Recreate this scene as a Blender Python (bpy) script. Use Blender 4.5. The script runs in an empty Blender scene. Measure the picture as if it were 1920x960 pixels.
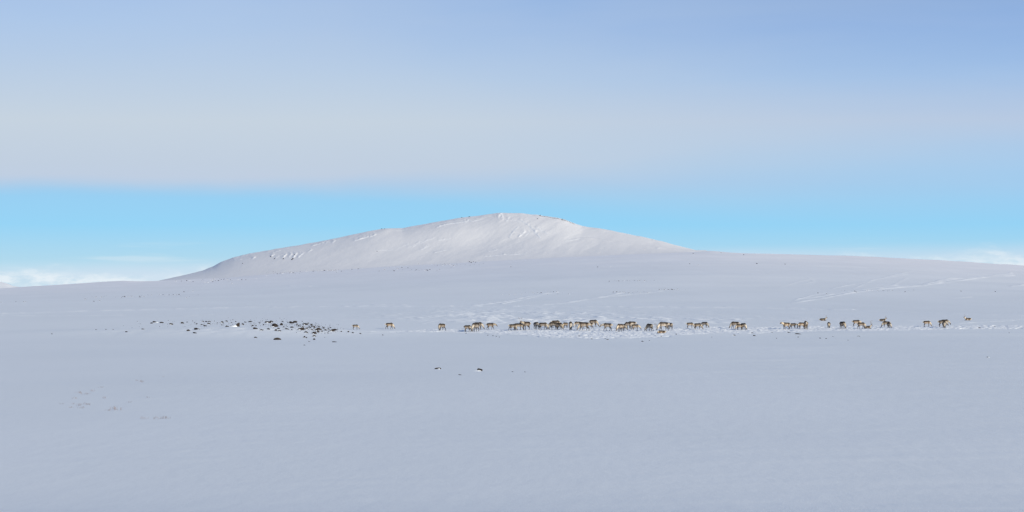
import bpy, bmesh, math, random
import numpy as np
from mathutils import Vector, Matrix

scene = bpy.context.scene
COL = scene.collection
R = math.radians
random.seed(7)

# ------------------------------------------------------------------ camera
F = 4330.0            # focal length in photo pixels (photo 1920 wide)
HV = 540.0            # photo row of eye level
EYE = 6.6
cam_d = bpy.data.cameras.new('camera')
cam_d.sensor_width = 36.0
cam_d.lens = 36.0 * F / 1920.0
cam_d.shift_y = (HV - 480.0) / 1920.0
cam_d.clip_start = 0.5
cam_d.clip_end = 60000
cam = bpy.data.objects.new('camera', cam_d)
cam.location = (0, 0, EYE)
cam.rotation_euler = (R(90), 0, 0)
COL.objects.link(cam)
scene.camera = cam

# ------------------------------------------------------------------ sun and sky
SUN_EL, SUN_AZ = 14.0, 148.0       # azimuth clockwise from +Y (the view direction): right and a little behind
sx, sy, sz = (math.sin(R(SUN_AZ)) * math.cos(R(SUN_EL)),
              math.cos(R(SUN_AZ)) * math.cos(R(SUN_EL)), math.sin(R(SUN_EL)))
sd = bpy.data.lights.new('sun', 'SUN')
sd.energy = 5.0
sd.angle = R(1.0)
sd.color = (1.0, 0.935, 0.77)
sun = bpy.data.objects.new('sun', sd)
sun.rotation_euler = Vector((sx, sy, sz)).to_track_quat('Z', 'Y').to_euler()
COL.objects.link(sun)

scene.view_settings.view_transform = 'Standard'
scene.view_settings.look = 'None'
scene.view_settings.exposure = 0.05
scene.view_settings.gamma = 1.0
scene.view_settings.use_curve_mapping = False


def lin(r, g, b):
    f = lambda c: ((c / 255 + 0.055) / 1.055) ** 2.4 if c > 10 else c / 255 / 12.92
    return (f(r), f(g), f(b), 1.0)


class NT:
    def __init__(s, nt):
        s.nt = nt
        nt.nodes.clear()

    def n(s, t, **kw):
        x = s.nt.nodes.new(t)
        for k, v in kw.items():
            setattr(x, k, v)
        return x

    def link(s, a, b):
        s.nt.links.new(a, b)

    def math(s, op, a, b=None, c=None, clamp=False):
        x = s.n('ShaderNodeMath', operation=op, use_clamp=clamp)
        for i, v in enumerate((a, b, c)):
            if v is None:
                continue
            if isinstance(v, (int, float)):
                x.inputs[i].default_value = v
            else:
                s.link(v, x.inputs[i])
        return x.outputs[0]

    def smooth(s, v, a, b):
        x = s.n('ShaderNodeMapRange', interpolation_type='SMOOTHSTEP')
        for i, q in enumerate((v, a, b)):
            if isinstance(q, (int, float)):
                x.inputs[i].default_value = q
            else:
                s.link(q, x.inputs[i])
        return x.outputs[0]

    def mix(s, f, a, b, typ='MIX'):
        x = s.n('ShaderNodeMix', data_type='RGBA', blend_type=typ)
        for i, q in ((0, f), (6, a), (7, b)):
            if isinstance(q, (int, float)):
                x.inputs[i].default_value = q
            elif isinstance(q, tuple):
                x.inputs[i].default_value = q
            else:
                s.link(q, x.inputs[i])
        return x.outputs[2]

    def ramp(s, v, stops):
        x = s.n('ShaderNodeValToRGB')
        el = x.color_ramp.elements
        while len(el) < len(stops):
            el.new(0.5)
        for e, (p, c) in zip(el, stops):
            e.position = p
            e.color = c
        s.link(v, x.inputs[0])
        return x.outputs[0]

    def noise(s, vec, scale, detail=3, rough=0.5, dist=0.0):
        x = s.n('ShaderNodeTexNoise')
        x.inputs['Scale'].default_value = scale
        x.inputs['Detail'].default_value = detail
        x.inputs['Roughness'].default_value = rough
        x.inputs['Distortion'].default_value = dist
        if vec is not None:
            s.link(vec, x.inputs['Vector'])
        return x.outputs[0]

    def comb(s, x, y, z):
        c = s.n('ShaderNodeCombineXYZ')
        for i, q in enumerate((x, y, z)):
            if isinstance(q, (int, float)):
                c.inputs[i].default_value = q
            else:
                s.link(q, c.inputs[i])
        return c.outputs[0]


world = bpy.data.worlds.new('World')
scene.world = world
world.use_nodes = True
W = NT(world.node_tree)
tc = W.n('ShaderNodeTexCoord')
sep = W.n('ShaderNodeSeparateXYZ')
W.link(tc.outputs['Generated'], sep.inputs[0])
dx, dy, dz = sep.outputs
hor = W.math('SQRT', W.math('ADD', W.math('MULTIPLY', dx, dx), W.math('ADD', W.math('MULTIPLY', dy, dy), 1e-5)))
El = W.math('MULTIPLY', W.math('ARCTAN2', dz, hor), 57.2958)     # elevation, degrees
sky = W.n('ShaderNodeTexSky', sky_type='NISHITA')
sky.sun_disc = False
sky.sun_elevation = R(SUN_EL)
sky.sun_rotation = R(SUN_AZ)
sky.altitude = 300
sky.air_density = 1.0
sky.dust_density = 0.3
sky.ozone_density = 2.0
nish = W.mix(1.0, sky.outputs[0], (0.10, 0.10, 0.10, 1), 'MULTIPLY')
# colour of the clear air low over the horizon
E12 = W.math('DIVIDE', El, 12.0, clamp=True)
clear = W.ramp(E12, [(0.0, lin(196, 226, 240)), (0.06, lin(168, 213, 238)), (0.13, lin(141, 207, 245)),
                     (0.18, lin(143, 203, 242)), (0.22, lin(148, 197, 236)), (0.5, lin(140, 185, 232)), (1.0, lin(112, 150, 205))])
clear = W.mix(0.07, clear, nish)
# veil of high cloud
veilvec = W.comb(W.math('MULTIPLY', dx, 2.2), W.math('MULTIPLY', dy, 2.2), W.math('MULTIPLY', dz, 13.0))
n1 = W.noise(veilvec, 2.2, 4, 0.5, 0.3)
n1b = W.noise(W.comb(dx, dy, W.math('MULTIPLY', dz, 6.0)), 2.4, 2, 0.5)
veil_w = W.ramp(E12, [(0.0, lin(190, 208, 228)), (0.22, lin(188, 203, 223)), (0.254, lin(190, 204, 221)), (0.342, lin(195, 208, 221)),
                      (0.43, lin(184, 203, 225)), (0.54, lin(170, 196, 229)), (0.62, lin(160, 189, 228)), (1.0, lin(128, 158, 202))])
veil_b = W.ramp(E12, [(0.0, lin(176, 206, 236)), (0.22, lin(166, 203, 235)), (0.29, lin(170, 199, 229)), (0.342, lin(178, 197, 223)),
                      (0.43, lin(156, 188, 227)), (0.54, lin(136, 172, 221)), (0.62, lin(128, 164, 213)), (1.0, lin(108, 142, 192))])
side = W.smooth(W.math('ADD', dx, W.math('MULTIPLY', W.math('SUBTRACT', n1b, 0.5), 0.35)), -0.12, 0.24)
veil = W.mix(side, veil_w, veil_b)
veil = W.mix(W.math('MULTIPLY', W.smooth(n1, 0.35, 0.75), 0.22), veil, lin(194, 206, 221))
# upper sky: thinner veil, real sky colour shows more and more
up = W.smooth(El, 8.0, 60.0)
veil = W.mix(W.math('MULTIPLY', up, 0.85), veil, (0.115, 0.165, 0.295, 1))
# lower edge of the veil: sharp on the left, soft on the right
edgev = W.comb(W.math('MULTIPLY', dx, 1.0), W.math('MULTIPLY', dy, 1.0), W.math('MULTIPLY', dz, 5.0))
nedge = W.math('MULTIPLY', W.math('SUBTRACT', W.noise(edgev, 9.0, 5, 0.6), 0.5), 0.45)
sidew = W.smooth(dx, -0.12, 0.2)
lo = W.math('SUBTRACT', 2.20, W.math('MULTIPLY', sidew, 1.0))
hi = W.math('ADD', 2.78, W.math('MULTIPLY', sidew, 1.1))
deck = W.smooth(W.math('ADD', El, nedge), lo, hi)
skyc = W.mix(deck, clear, veil)
# low cloud bank on the horizon
lowv = W.comb(W.math('MULTIPLY', dx, 1.0), W.math('MULTIPLY', dy, 1.0), W.math('MULTIPLY', dz, 3.0))
nl = W.noise(lowv, 42.0, 6, 0.55, 0.2)
nbig = W.noise(W.comb(dx, dy, W.math('MULTIPLY', dz, 2.0)), 9.0, 2, 0.5)
top = W.math('ADD', 0.46, W.math('MULTIPLY', W.math('SUBTRACT', nbig, 0.5), 1.1))
top = W.math('ADD', top, W.math('MULTIPLY', W.math('SUBTRACT', nl, 0.5), 0.9))
top = W.math('ADD', top, W.math('MULTIPLY', W.smooth(dx, 0.02, 0.16), 0.28))
low = W.math('SUBTRACT', 1.0, W.smooth(W.math('SUBTRACT', El, top), -0.25, 0.12))
nl2 = W.noise(lowv, 90.0, 5, 0.6)
lowc = W.mix(W.smooth(nl2, 0.35, 0.62), lin(196, 219, 234), lin(226, 236, 243))
hz = W.math('SUBTRACT', 1.0, W.smooth(El, W.math('SUBTRACT', W.math('ADD', 0.42, W.math('MULTIPLY', dx, 1.3)), W.math('MULTIPLY', W.math('SUBTRACT', nbig, 0.5), 0.8)), W.math('ADD', 0.98, W.math('MULTIPLY', dx, 1.2))))
skyc = W.mix(W.math('MULTIPLY', hz, 0.7), skyc, lin(206, 220, 236))
skyc = W.mix(W.math('MULTIPLY', low, 0.95), skyc, lowc)
# thin streaks just above the bank
stv = W.comb(dx, dy, W.math('MULTIPLY', dz, 14.0))
st = W.smooth(W.noise(stv, 16.0, 3, 0.5), 0.55, 0.75)
stm = W.math('MULTIPLY', st, W.math('MULTIPLY', W.smooth(El, 0.3, 0.5), W.math('SUBTRACT', 1.0, W.smooth(El, 0.8, 1.3))))
skyc = W.mix(W.math('MULTIPLY', stm, 0.5), skyc, lin(206, 226, 238))
bg = W.n('ShaderNodeBackground')
W.link(skyc, bg.inputs[0])
bg.inputs[1].default_value = 1.0
out = W.n('ShaderNodeOutputWorld')
W.link(bg.outputs[0], out.inputs[0])


# ------------------------------------------------------------------ helpers
def tag(o, label=None, cat=None, group=None, kind=None):
    if label: o['label'] = label
    if cat: o['category'] = cat
    if group: o['group'] = group
    if kind: o['kind'] = kind
    return o


def mesh_np(name, co, faces):
    me = bpy.data.meshes.new(name)
    co = np.asarray(co, dtype=np.float32)
    faces = np.asarray(faces, dtype=np.int32)
    k = faces.shape[1]
    me.vertices.add(len(co))
    me.vertices.foreach_set('co', co.ravel())
    me.loops.add(faces.size)
    me.loops.foreach_set('vertex_index', faces.ravel())
    me.polygons.add(len(faces))
    me.polygons.foreach_set('loop_start', np.arange(0, faces.size, k, dtype=np.int32))
    me.polygons.foreach_set('loop_total', np.full(len(faces), k, dtype=np.int32))
    me.polygons.foreach_set('use_smooth', np.ones(len(faces), dtype=bool))
    me.update(calc_edges=True)
    return me


def grid_faces(nr, nc):
    i = np.arange(nr - 1)[:, None] * nc + np.arange(nc - 1)[None, :]
    i = i.ravel()
    return np.stack([i, i + 1, i + nc + 1, i + nc], 1)


def obj(name, me, mat=None, parent=None):
    o = bpy.data.objects.new(name, me)
    if mat is not None and len(me.materials) == 0:
        me.materials.append(mat)
    COL.objects.link(o)
    if parent is not None:
        o.parent = parent
    return o


def hash2(ix, iy, seed):
    h = (ix.astype(np.int64) * 374761393 + iy.astype(np.int64) * 668265263 + seed * 974634777) & 0xffffffff
    h = ((h ^ (h >> 13)) * 1274126177) & 0xffffffff
    h = (h ^ (h >> 16)) & 0xffffffff
    return h / 4294967295.0


def vnoise(x, y, seed=0):
    fx, fy = np.floor(x), np.floor(y)
    ix, iy = fx.astype(np.int64), fy.astype(np.int64)
    tx, ty = x - fx, y - fy
    tx = tx * tx * tx * (tx * (tx * 6 - 15) + 10)
    ty = ty * ty * ty * (ty * (ty * 6 - 15) + 10)
    a, b = hash2(ix, iy, seed), hash2(ix + 1, iy, seed)
    c, d = hash2(ix, iy + 1, seed), hash2(ix + 1, iy + 1, seed)
    return ((a * (1 - tx) + b * tx) * (1 - ty) + (c * (1 - tx) + d * tx) * ty) * 2 - 1


def fbm(x, y, seed=0, oct=4, gain=0.5):
    s, a, t = 0, 1.0, 0
    for k in range(oct):
        c, sn = math.cos(0.5 * k), math.sin(0.5 * k)
        s = s + a * vnoise((x * c - y * sn) * 2 ** k + 17.3 * k, (x * sn + y * c) * 2 ** k - 9.1 * k, seed + k)
        t += a
        a *= gain
    return s / t


def sstep(x, a, b):
    t = np.clip((x - a) / (b - a), 0, 1)
    return t * t * (3 - 2 * t)


def seg_dist(U, V, pts, kv=1.0):
    """distance in photo pixels of ground points to a polyline, rows weighted by kv; also run 0..1"""
    best = np.full(U.shape, 1e9)
    for (a, b), (c, d) in zip(pts[:-1], pts[1:]):
        ex, ey = c - a, (d - b) * kv
        t = np.clip(((U - a) * ex + (V - b) * kv * ey) / (ex * ex + ey * ey + 1e-9), 0, 1)
        q = np.hypot(U - a - t * ex, (V - b) * kv - t * ey)
        best = np.minimum(best, q)
    return best


# ------------------------------------------------------------------ snow material
def snow_material(name, fine=1.0, far=False):
    m = bpy.data.materials.new(name)
    m.use_nodes = True
    N = NT(m.node_tree)
    geo = N.n('ShaderNodeNewGeometry')
    att = N.n('ShaderNodeAttribute', attribute_name='trample_lit')
    tr = att.outputs['Fac']
    pos = geo.outputs['Position']
    mp = N.n('ShaderNodeMapping')
    mp.inputs['Scale'].default_value = (1.0, 0.35, 1.0)
    mp.inputs['Rotation'].default_value = (0, 0, R(12))
    N.link(pos, mp.inputs[0])
    nlow = N.noise(mp.outputs[0], 0.03, 4, 0.55)
    nfine = N.noise(pos, 2.5, 5, 0.6)
    sepp = N.n('ShaderNodeSeparateXYZ')
    N.link(pos, sepp.inputs[0])
    haze_tint = N.smooth(sepp.outputs[1], 380.0, 2300.0)      # haze and brighter far slope painted in: paler with distance
    ca = N.mix(haze_tint, (0.782, 0.803, 0.818, 1), (0.868, 0.850, 0.860, 1))
    cb = N.mix(haze_tint, (0.815, 0.833, 0.848, 1), (0.900, 0.882, 0.888, 1))
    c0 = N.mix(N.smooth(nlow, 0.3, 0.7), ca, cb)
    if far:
        c0 = N.mix(N.smooth(nlow, 0.3, 0.7), (0.812, 0.792, 0.785, 1), (0.828, 0.807, 0.800, 1))  # hill snow less blue: haze and sun warmth put into the colour
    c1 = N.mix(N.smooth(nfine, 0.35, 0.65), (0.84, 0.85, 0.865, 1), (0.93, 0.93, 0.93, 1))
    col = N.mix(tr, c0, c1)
    b = N.n('ShaderNodeBsdfPrincipled')
    N.link(col, b.inputs['Base Color'])
    b.inputs['Roughness'].default_value = 0.75
    b.inputs['Specular IOR Level'].default_value = 0.25
    # relief: fine grain, small ripples, trodden lumps
    n_r = N.noise(mp.outputs[0], 1.1 if not far else 0.08, 5, 0.55)
    n_g = N.noise(pos, 14.0, 3, 0.6)
    h = N.math('ADD', N.math('MULTIPLY', n_r, 0.05 if not far else 1.2), N.math('MULTIPLY', n_g, 0.012))
    n_t = N.noise(pos, 3.0 if not far else 0.5, 4, 0.6)
    h = N.math('ADD', h, N.math('MULTIPLY', N.math('MULTIPLY', n_t, tr), 0.12 if not far else 0.8))
    bp = N.n('ShaderNodeBump')
    bp.inputs['Strength'].default_value = 0.55 * fine
    bp.inputs['Distance'].default_value = 1.0
    N.link(h, bp.inputs['Height'])
    N.link(bp.outputs[0], b.inputs['Normal'])
    o = N.n('ShaderNodeOutputMaterial')
    N.link(b.outputs[0], o.inputs[0])
    return m


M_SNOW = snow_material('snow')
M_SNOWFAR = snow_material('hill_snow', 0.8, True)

# ------------------------------------------------------------------ terrain shape
NEAR = [(-200, 5.2), (0, 5.0), (30, 2.6), (62, 0.55), (105, 0.28), (180, -0.05), (250, -0.33), (310, -0.50),
        (360, -0.45), (395, 0.03), (430, 0.60), (480, 1.06), (600, 1.75), (820, 2.8), (1050, 4.2), (3000, 14.0), (20000, 90)]
_ly = np.linspace(-200, 3000, 3201)
_lz = np.interp(_ly, [p[0] for p in NEAR], [p[1] for p in NEAR])
_k = np.exp(-np.linspace(-2.5, 2.5, 41) ** 2); _k /= _k.sum()
_lz = np.convolve(np.pad(_lz, 20, mode='edge'), _k, 'valid')
CREST = [(-1500, 560), (-300, 548), (0, 541.5), (60, 537), (110, 534.5), (150, 532), (200, 528.5), (235, 526.5), (265, 527.5),
         (320, 526), (410, 522), (500, 514), (620, 506), (700, 502), (860, 493), (960, 487), (1100, 480), (1200, 476),
         (1290, 473.5), (1335, 470.5), (1360, 472.5), (1400, 476.5), (1480, 477.5), (1600, 480), (1690, 483.5), (1790, 490),
         (1920, 498), (2200, 512), (3500, 545)]
_cu = np.linspace(-1500, 3500, 2501)
_cv = np.interp(_cu, [p[0] for p in CREST], [p[1] for p in CREST])
_cs = np.convolve(np.pad(_cv, 120, mode='edge'), np.hanning(241) / np.hanning(241).sum(), 'valid')
_k2 = np.exp(-np.linspace(-2, 2, 15) ** 2); _k2 /= _k2.sum()
_cv = np.convolve(np.pad(_cv, 7, mode='edge'), _k2, 'valid')
YC = 2400.0

# tracks and wind-crusted streaks on the snow (photo column, row) ; width px ; strength
TRACKS = [
    ([(0, 588), (150, 583.5), (300, 580), (460, 576.5), (640, 575), (900, 574.5), (1100, 575), (1340, 577), (1600, 581)], 0.8, 0.85),
    ([(0, 592), (110, 592), (230, 591)], 0.6, 0.55),
    ([(560, 596), (660, 599), (790, 600), (900, 597)], 0.6, 0.5),
    ([(700, 572), (760, 572)], 0.6, 0.9),
    ([(880, 574), (950, 565), (990, 556), (1020, 551), (1045, 548)], 0.9, 0.9),
    ([(940, 570), (980, 562), (1010, 554)], 0.7, 0.8),
    ([(960, 575), (1050, 569), (1130, 557), (1165, 549)], 0.7, 0.7),
    ([(1000, 574), (1070, 567), (1140, 556), (1190, 551), (1240, 546)], 0.7, 0.55),
    ([(1484, 568), (1540, 560), (1590, 550), (1640, 543), (1720, 536), (1760, 531)], 1.1, 0.9),
    ([(1490, 563), (1520, 554), (1545, 549)], 0.8, 0.6),
    ([(1500, 560), (1530, 557), (1600, 545), (1680, 535)], 0.7, 0.5),
    ([(1560, 541), (1620, 529), (1680, 515), (1712, 507)], 0.6, 0.4),
    ([(1600, 541), (1640, 524), (1700, 514)], 0.6, 0.4),
    ([(1670, 537), (1690, 526), (1700, 521)], 0.6, 0.4),
    ([(1730, 535), (1790, 527), (1850, 519), (1896, 512)], 1.0, 0.9),
    ([(1740, 531), (1780, 522), (1840, 520), (1900, 516)], 0.8, 0.7),
    ([(1700, 538), (1760, 528), (1800, 521), (1860, 517)], 0.6, 0.5),
    ([(1895, 537), (1930, 533)], 0.9, 0.9),
    ([(1460, 540), (1500, 527), (1525, 523)], 0.5, 0.35),
    ([(1500, 533), (1527, 528), (1510, 517)], 0.5, 0.35),
    ([(1360, 575), (1480, 577), (1620, 583), (1920, 592)], 0.6, 0.35),
    ([(1780, 559), (1820, 557)], 0.7, 0.5),
    ([(1110, 590), (1300, 596), (1500, 600), (1700, 601), (1920, 599)], 0.8, 0.5),
    ([(1790, 607), (1850, 603), (1900, 601)], 0.7, 0.6),
    ([(940, 478), (985, 477)], 1.0, 0.8),
    ([(540, 536), (580, 537)], 0.9, 0.6),
    ([(340, 592), (400, 590)], 0.6, 0.4),
]
random.seed(21)
for k in range(22):      # fan of hoof tracks left of the herd
    a = random.uniform(0, 1)
    u0, v0 = 830 + 130 * a + random.uniform(-20, 20), 576 + random.uniform(0, 8)
    TRACKS.append(([(u0, v0), (u0 + random.uniform(-70, 60), v0 + random.uniform(6, 12)),
                    (u0 + random.uniform(-120, 160), v0 + random.uniform(16, 26))], 0.5, random.uniform(0.25, 0.55)))
for k in range(14):
    u0 = random.uniform(900, 1300)
    TRACKS.append(([(u0, 577 + random.uniform(0, 14)), (u0 + random.uniform(80, 240), 583 + random.uniform(0, 14))], 0.5,
                   random.uniform(0.2, 0.4)))

BAND_U = [560, 660, 740, 830, 900, 960, 1040, 1100, 1200, 1260, 1340, 1420, 1500, 1600, 1700, 1800, 1960]
BAND_C = [622, 620.5, 622, 620, 621, 622, 624.5, 625, 624, 622, 618, 619, 617, 615.5, 614.5, 613.5, 613]
BAND_W = [0.5, 1.4, 1.4, 2.8, 3.6, 5.5, 9.5, 10, 9, 8, 6.5, 6.0, 5.0, 4.5, 4, 3.2, 2.8]


def uv_of(x, y, z):
    yy = np.maximum(y, 8.0)
    return 960 + F * x / yy, HV + F * (EYE - z) / yy


def base_z(x, y):
    ys = np.maximum(y, 5.0)
    u = np.clip(960 + F * x / ys, -1500, 3500)
    zn = np.interp(y, _ly, _lz)
    cr = sstep(y, 1950, 2330)
    cv = np.interp(u, _cu, _cs) * (1 - cr) + np.interp(u, _cu, _cv) * cr
    yc = YC + 160 * np.sin(u / 260.0)
    t = (1 / 600 - 1 / ys) / (1 / 600 - 1 / yc)
    vf = 575 + (cv - 575) * np.minimum(t, 1.0)
    zf = EYE - (vf - HV) / F * ys
    zc = EYE - (cv - HV) / F * yc
    over = np.maximum(ys - yc, 0)
    roll = np.minimum(over, 500)
    zb = zc - 0.00012 * roll ** 2 - 0.03 * np.minimum(over, 900)
    zb = np.maximum(zb, -14 + zb * 0.0)
    zf = np.where(ys > yc, np.minimum(zf, zb), zf)
    w = sstep(y, 430, 1000)
    z = zn * (1 - w) + zf * w
    # wide undulations
    z = z + 0.16 * fbm(x / 55, y / 38, 3, 3) * sstep(y, 40, 120) * (1 - sstep(y, 320, 350) * (1 - sstep(y, 440, 520)))
    z = z + sstep(y, 500, 900) * (1 - sstep(y, 2100, 2350)) * (y / 1000) * 1.3 * fbm(x / 260, y / 170, 9, 3)
    z = z + 0.8 * sstep(y, 2050, 2350) * fbm(x / 60, y / 120, 12, 3)
    # low stony rise left of the herd
    z = z + 1.05 * np.exp(-((x + 37) / 17) ** 2 - ((y - 352) / 15) ** 2)
    z = z + 0.11 * np.exp(-((x + 40) / 22) ** 2 - ((y - 350) / 16) ** 2) * fbm(x / 1.6, y / 3.0, 15, 3)
    z = z + 0.55 * np.exp(-((x + 60) / 16) ** 2 - ((y - 360) / 13) ** 2)
    # gentle lip in front of the herd on the right
    z = z + 0.22 * np.exp(-((y - (352 - x * 0.0)) / 9) ** 2) * sstep(x, 0, 30) * (1 - sstep(x, 90, 120))
    return z


def terrain(x, y, fine=True, trod=False, sink=True):
    z = base_z(x, y)
    u, v = uv_of(x, y, z)
    tr = np.zeros_like(z)
    c = np.interp(u, BAND_U, BAND_C)
    w = np.interp(u, BAND_U, BAND_W)
    ragged = 1.6 * fbm(u / 25, v / 4.0, 31, 3)
    q = (v - c + ragged)
    band = (1 - sstep(np.abs(q) / w, 0.75, 1.1)) * sstep(u, 600, 840)
    band = band * (y > 250) * (y < 520)
    patch = 0.75 + 0.25 * sstep(fbm(x / 3.0, y / 7.0, 40, 3), -0.35, 0.1)
    band_c = band * patch
    tr = np.maximum(tr, band_c)
    # lighter scuffing behind and around the herd
    scuff = np.clip(np.exp(-((u - 980) / 230) ** 2 - ((v - 592) / 13) ** 2) + 0.8 * np.exp(-((u - 1220) / 330) ** 2 - ((v - 602) / 7) ** 2), 0, 1) * sstep(fbm(x / 2.6 + y / 30, y / 13, 44, 3), -0.05, 0.35)
    tr = np.maximum(tr, 0.7 * scuff * (y > 250))
    trk = np.zeros_like(z)
    sel = (y > 330) & (y < 3000) & (u > -80) & (u < 2000)
    if sel.any():
        us, vs = u[sel], v[sel]
        wob = 0.6 * fbm(us / 18, vs / 3, 50, 2)
        br = 0.45 + 0.55 * sstep(fbm(us / 14, vs / 2.5, 55, 2), -0.4, 0.25)
        acc = np.zeros(us.shape)
        for pts, wd, st in TRACKS:
            d = seg_dist(us, vs + wob, pts)
            acc = np.maximum(acc, np.minimum(0.8 * (st + 0.06), 0.7) * np.exp(-(d / (wd * 0.9 + 0.1)) ** 2) * br)
        trk[sel] = acc
    tr = np.maximum(tr, trk)
    if fine:
        # trodden, pawed-up snow
        if trod:
            a = fbm(x / 0.50, y / 1.1, 60, 3, 0.6)
            b = 1 - np.abs(fbm(x / 0.9, y / 2.2, 66, 3, 0.6)) * 2.6
            z = z - 0.30 * (1 - sstep(band, 0.0, 0.35)) - 0.06 * (1 - patch) + band_c * (-0.03 + 0.11 * a + 0.09 * np.clip(b, 0, 1) + 0.05 * fbm(x / 2.6, y / 4, 67, 2))
            return z, np.clip(tr, 0, 1)
        if sink:
            z = z - 0.42 * sstep(band, 0.25, 0.8)
        z = z + 0.24 * scuff * (0.5 + fbm(x / 1.4, y / 2.6, 62, 2)) * (y < 700)
        z = z + trk * np.clip(y / 900, 0.3, 2.0) * (0.30 + 0.30 * fbm(x / 4.0, y / 9.0, 64, 2))
        # sastrugi: long low wind ridges
        a = np.exp(-((u - 1560) / 420) ** 2 - ((v - 668) / 42) ** 2) * 1.2 + 0.25
        z = z + (y < 345) * (y > 60) * a * 0.07 * np.clip(fbm((x + 0.2 * y) / 9.0, (y - 0.3 * x) / 3.2, 70, 3), 0, 1)
        z = z + (y > 430) * (y < 2350) * np.clip(y / 1000, 0, 1.6) * 0.10 * fbm(x / 22, y / 60, 77, 3)
    return z, np.clip(tr, 0, 1)


# rows
rows = [np.linspace(-190, 20, 12), np.linspace(24, 60, 10)]
rows.append(F * EYE / (np.linspace(1010, 624, 330) - HV))
rows.append(np.arange(340.6, 446, 0.45))
yy = 446.4
far = []
while yy < 2900:
    far.append(yy)
    yy += 0.7 + (yy - 440) * 0.0042
rows.append(np.array(far))
rows.append(np.array([2950, 3050, 3200, 3500, 4000, 5000, 7000, 10000, 15000, 24000, 40000]))
Y = np.concatenate(rows)
Y = np.unique(np.round(Y, 3))
AP = 200.0
s_in = np.linspace(-0.235, 0.235, 800)
s_out = 0.235 + np.array([0.004, 0.01, 0.02, 0.04, 0.07, 0.12, 0.2, 0.35, 0.6, 1.0, 1.8])
S = np.concatenate([-s_out[::-1], s_in, s_out])
XX = S[None, :] * (Y[:, None] + AP)
YY = np.repeat(Y[:, None], len(S), 1)
ZZ, TR = terrain(XX, YY)
print('terrain grid', XX.shape)
me = mesh_np('snow_field', np.stack([XX, YY, ZZ], -1).reshape(-1, 3), grid_faces(len(Y), len(S)))
at = me.attributes.new('trample_lit', 'FLOAT', 'POINT')
at.data.foreach_set('value', TR.astype(np.float32).ravel())
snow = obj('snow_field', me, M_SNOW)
tag(snow, kind='structure')
ty = np.arange(296, 446, 0.5)
tx = np.arange(-33, 98, 0.15)
TX = tx[None, :] + 0 * ty[:, None]
TX = TX * (ty[:, None] / 390)
TY = np.repeat(ty[:, None], len(tx), 1)
TZ, TT = terrain(TX, TY, True, True)
me = mesh_np('trodden_snow', np.stack([TX, TY, TZ], -1).reshape(-1, 3), grid_faces(len(ty), len(tx)))
at = me.attributes.new('trample_lit', 'FLOAT', 'POINT')
at.data.foreach_set('value', TT.astype(np.float32).ravel())
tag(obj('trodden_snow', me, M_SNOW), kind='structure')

# ------------------------------------------------------------------ the hill
HC = [(200, 545), (300, 526), (340, 517), (380, 507), (400, 499), (412, 492), (440, 482), (470, 475), (520, 466), (600, 453), (660, 440),
      (700, 431.5), (722, 428.5), (755, 427.5), (800, 419.5), (860, 408.5), (900, 404), (935, 399), (975, 399.5), (1010, 403),
      (1045, 408), (1060, 412), (1075, 418), (1092, 424), (1130, 429), (1175, 438), (1210, 445), (1240, 452), (1280, 463),
      (1310, 470), (1350, 478), (1450, 500), (1600, 540)]
_hu = np.linspace(150, 1650, 1501)
_hv = np.interp(_hu, [p[0] for p in HC], [p[1] for p in HC])
_hs = np.convolve(np.pad(_hv, 60, mode='edge'), np.hanning(121) / np.hanning(121).sum(), 'valid')
_k3 = np.exp(-np.linspace(-2, 2, 13) ** 2); _k3 /= _k3.sum()
_hv = np.convolve(np.pad(_hv, 6, mode='edge'), _k3, 'valid')
YH0, YH1 = 2750.0, 3340.0

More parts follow.
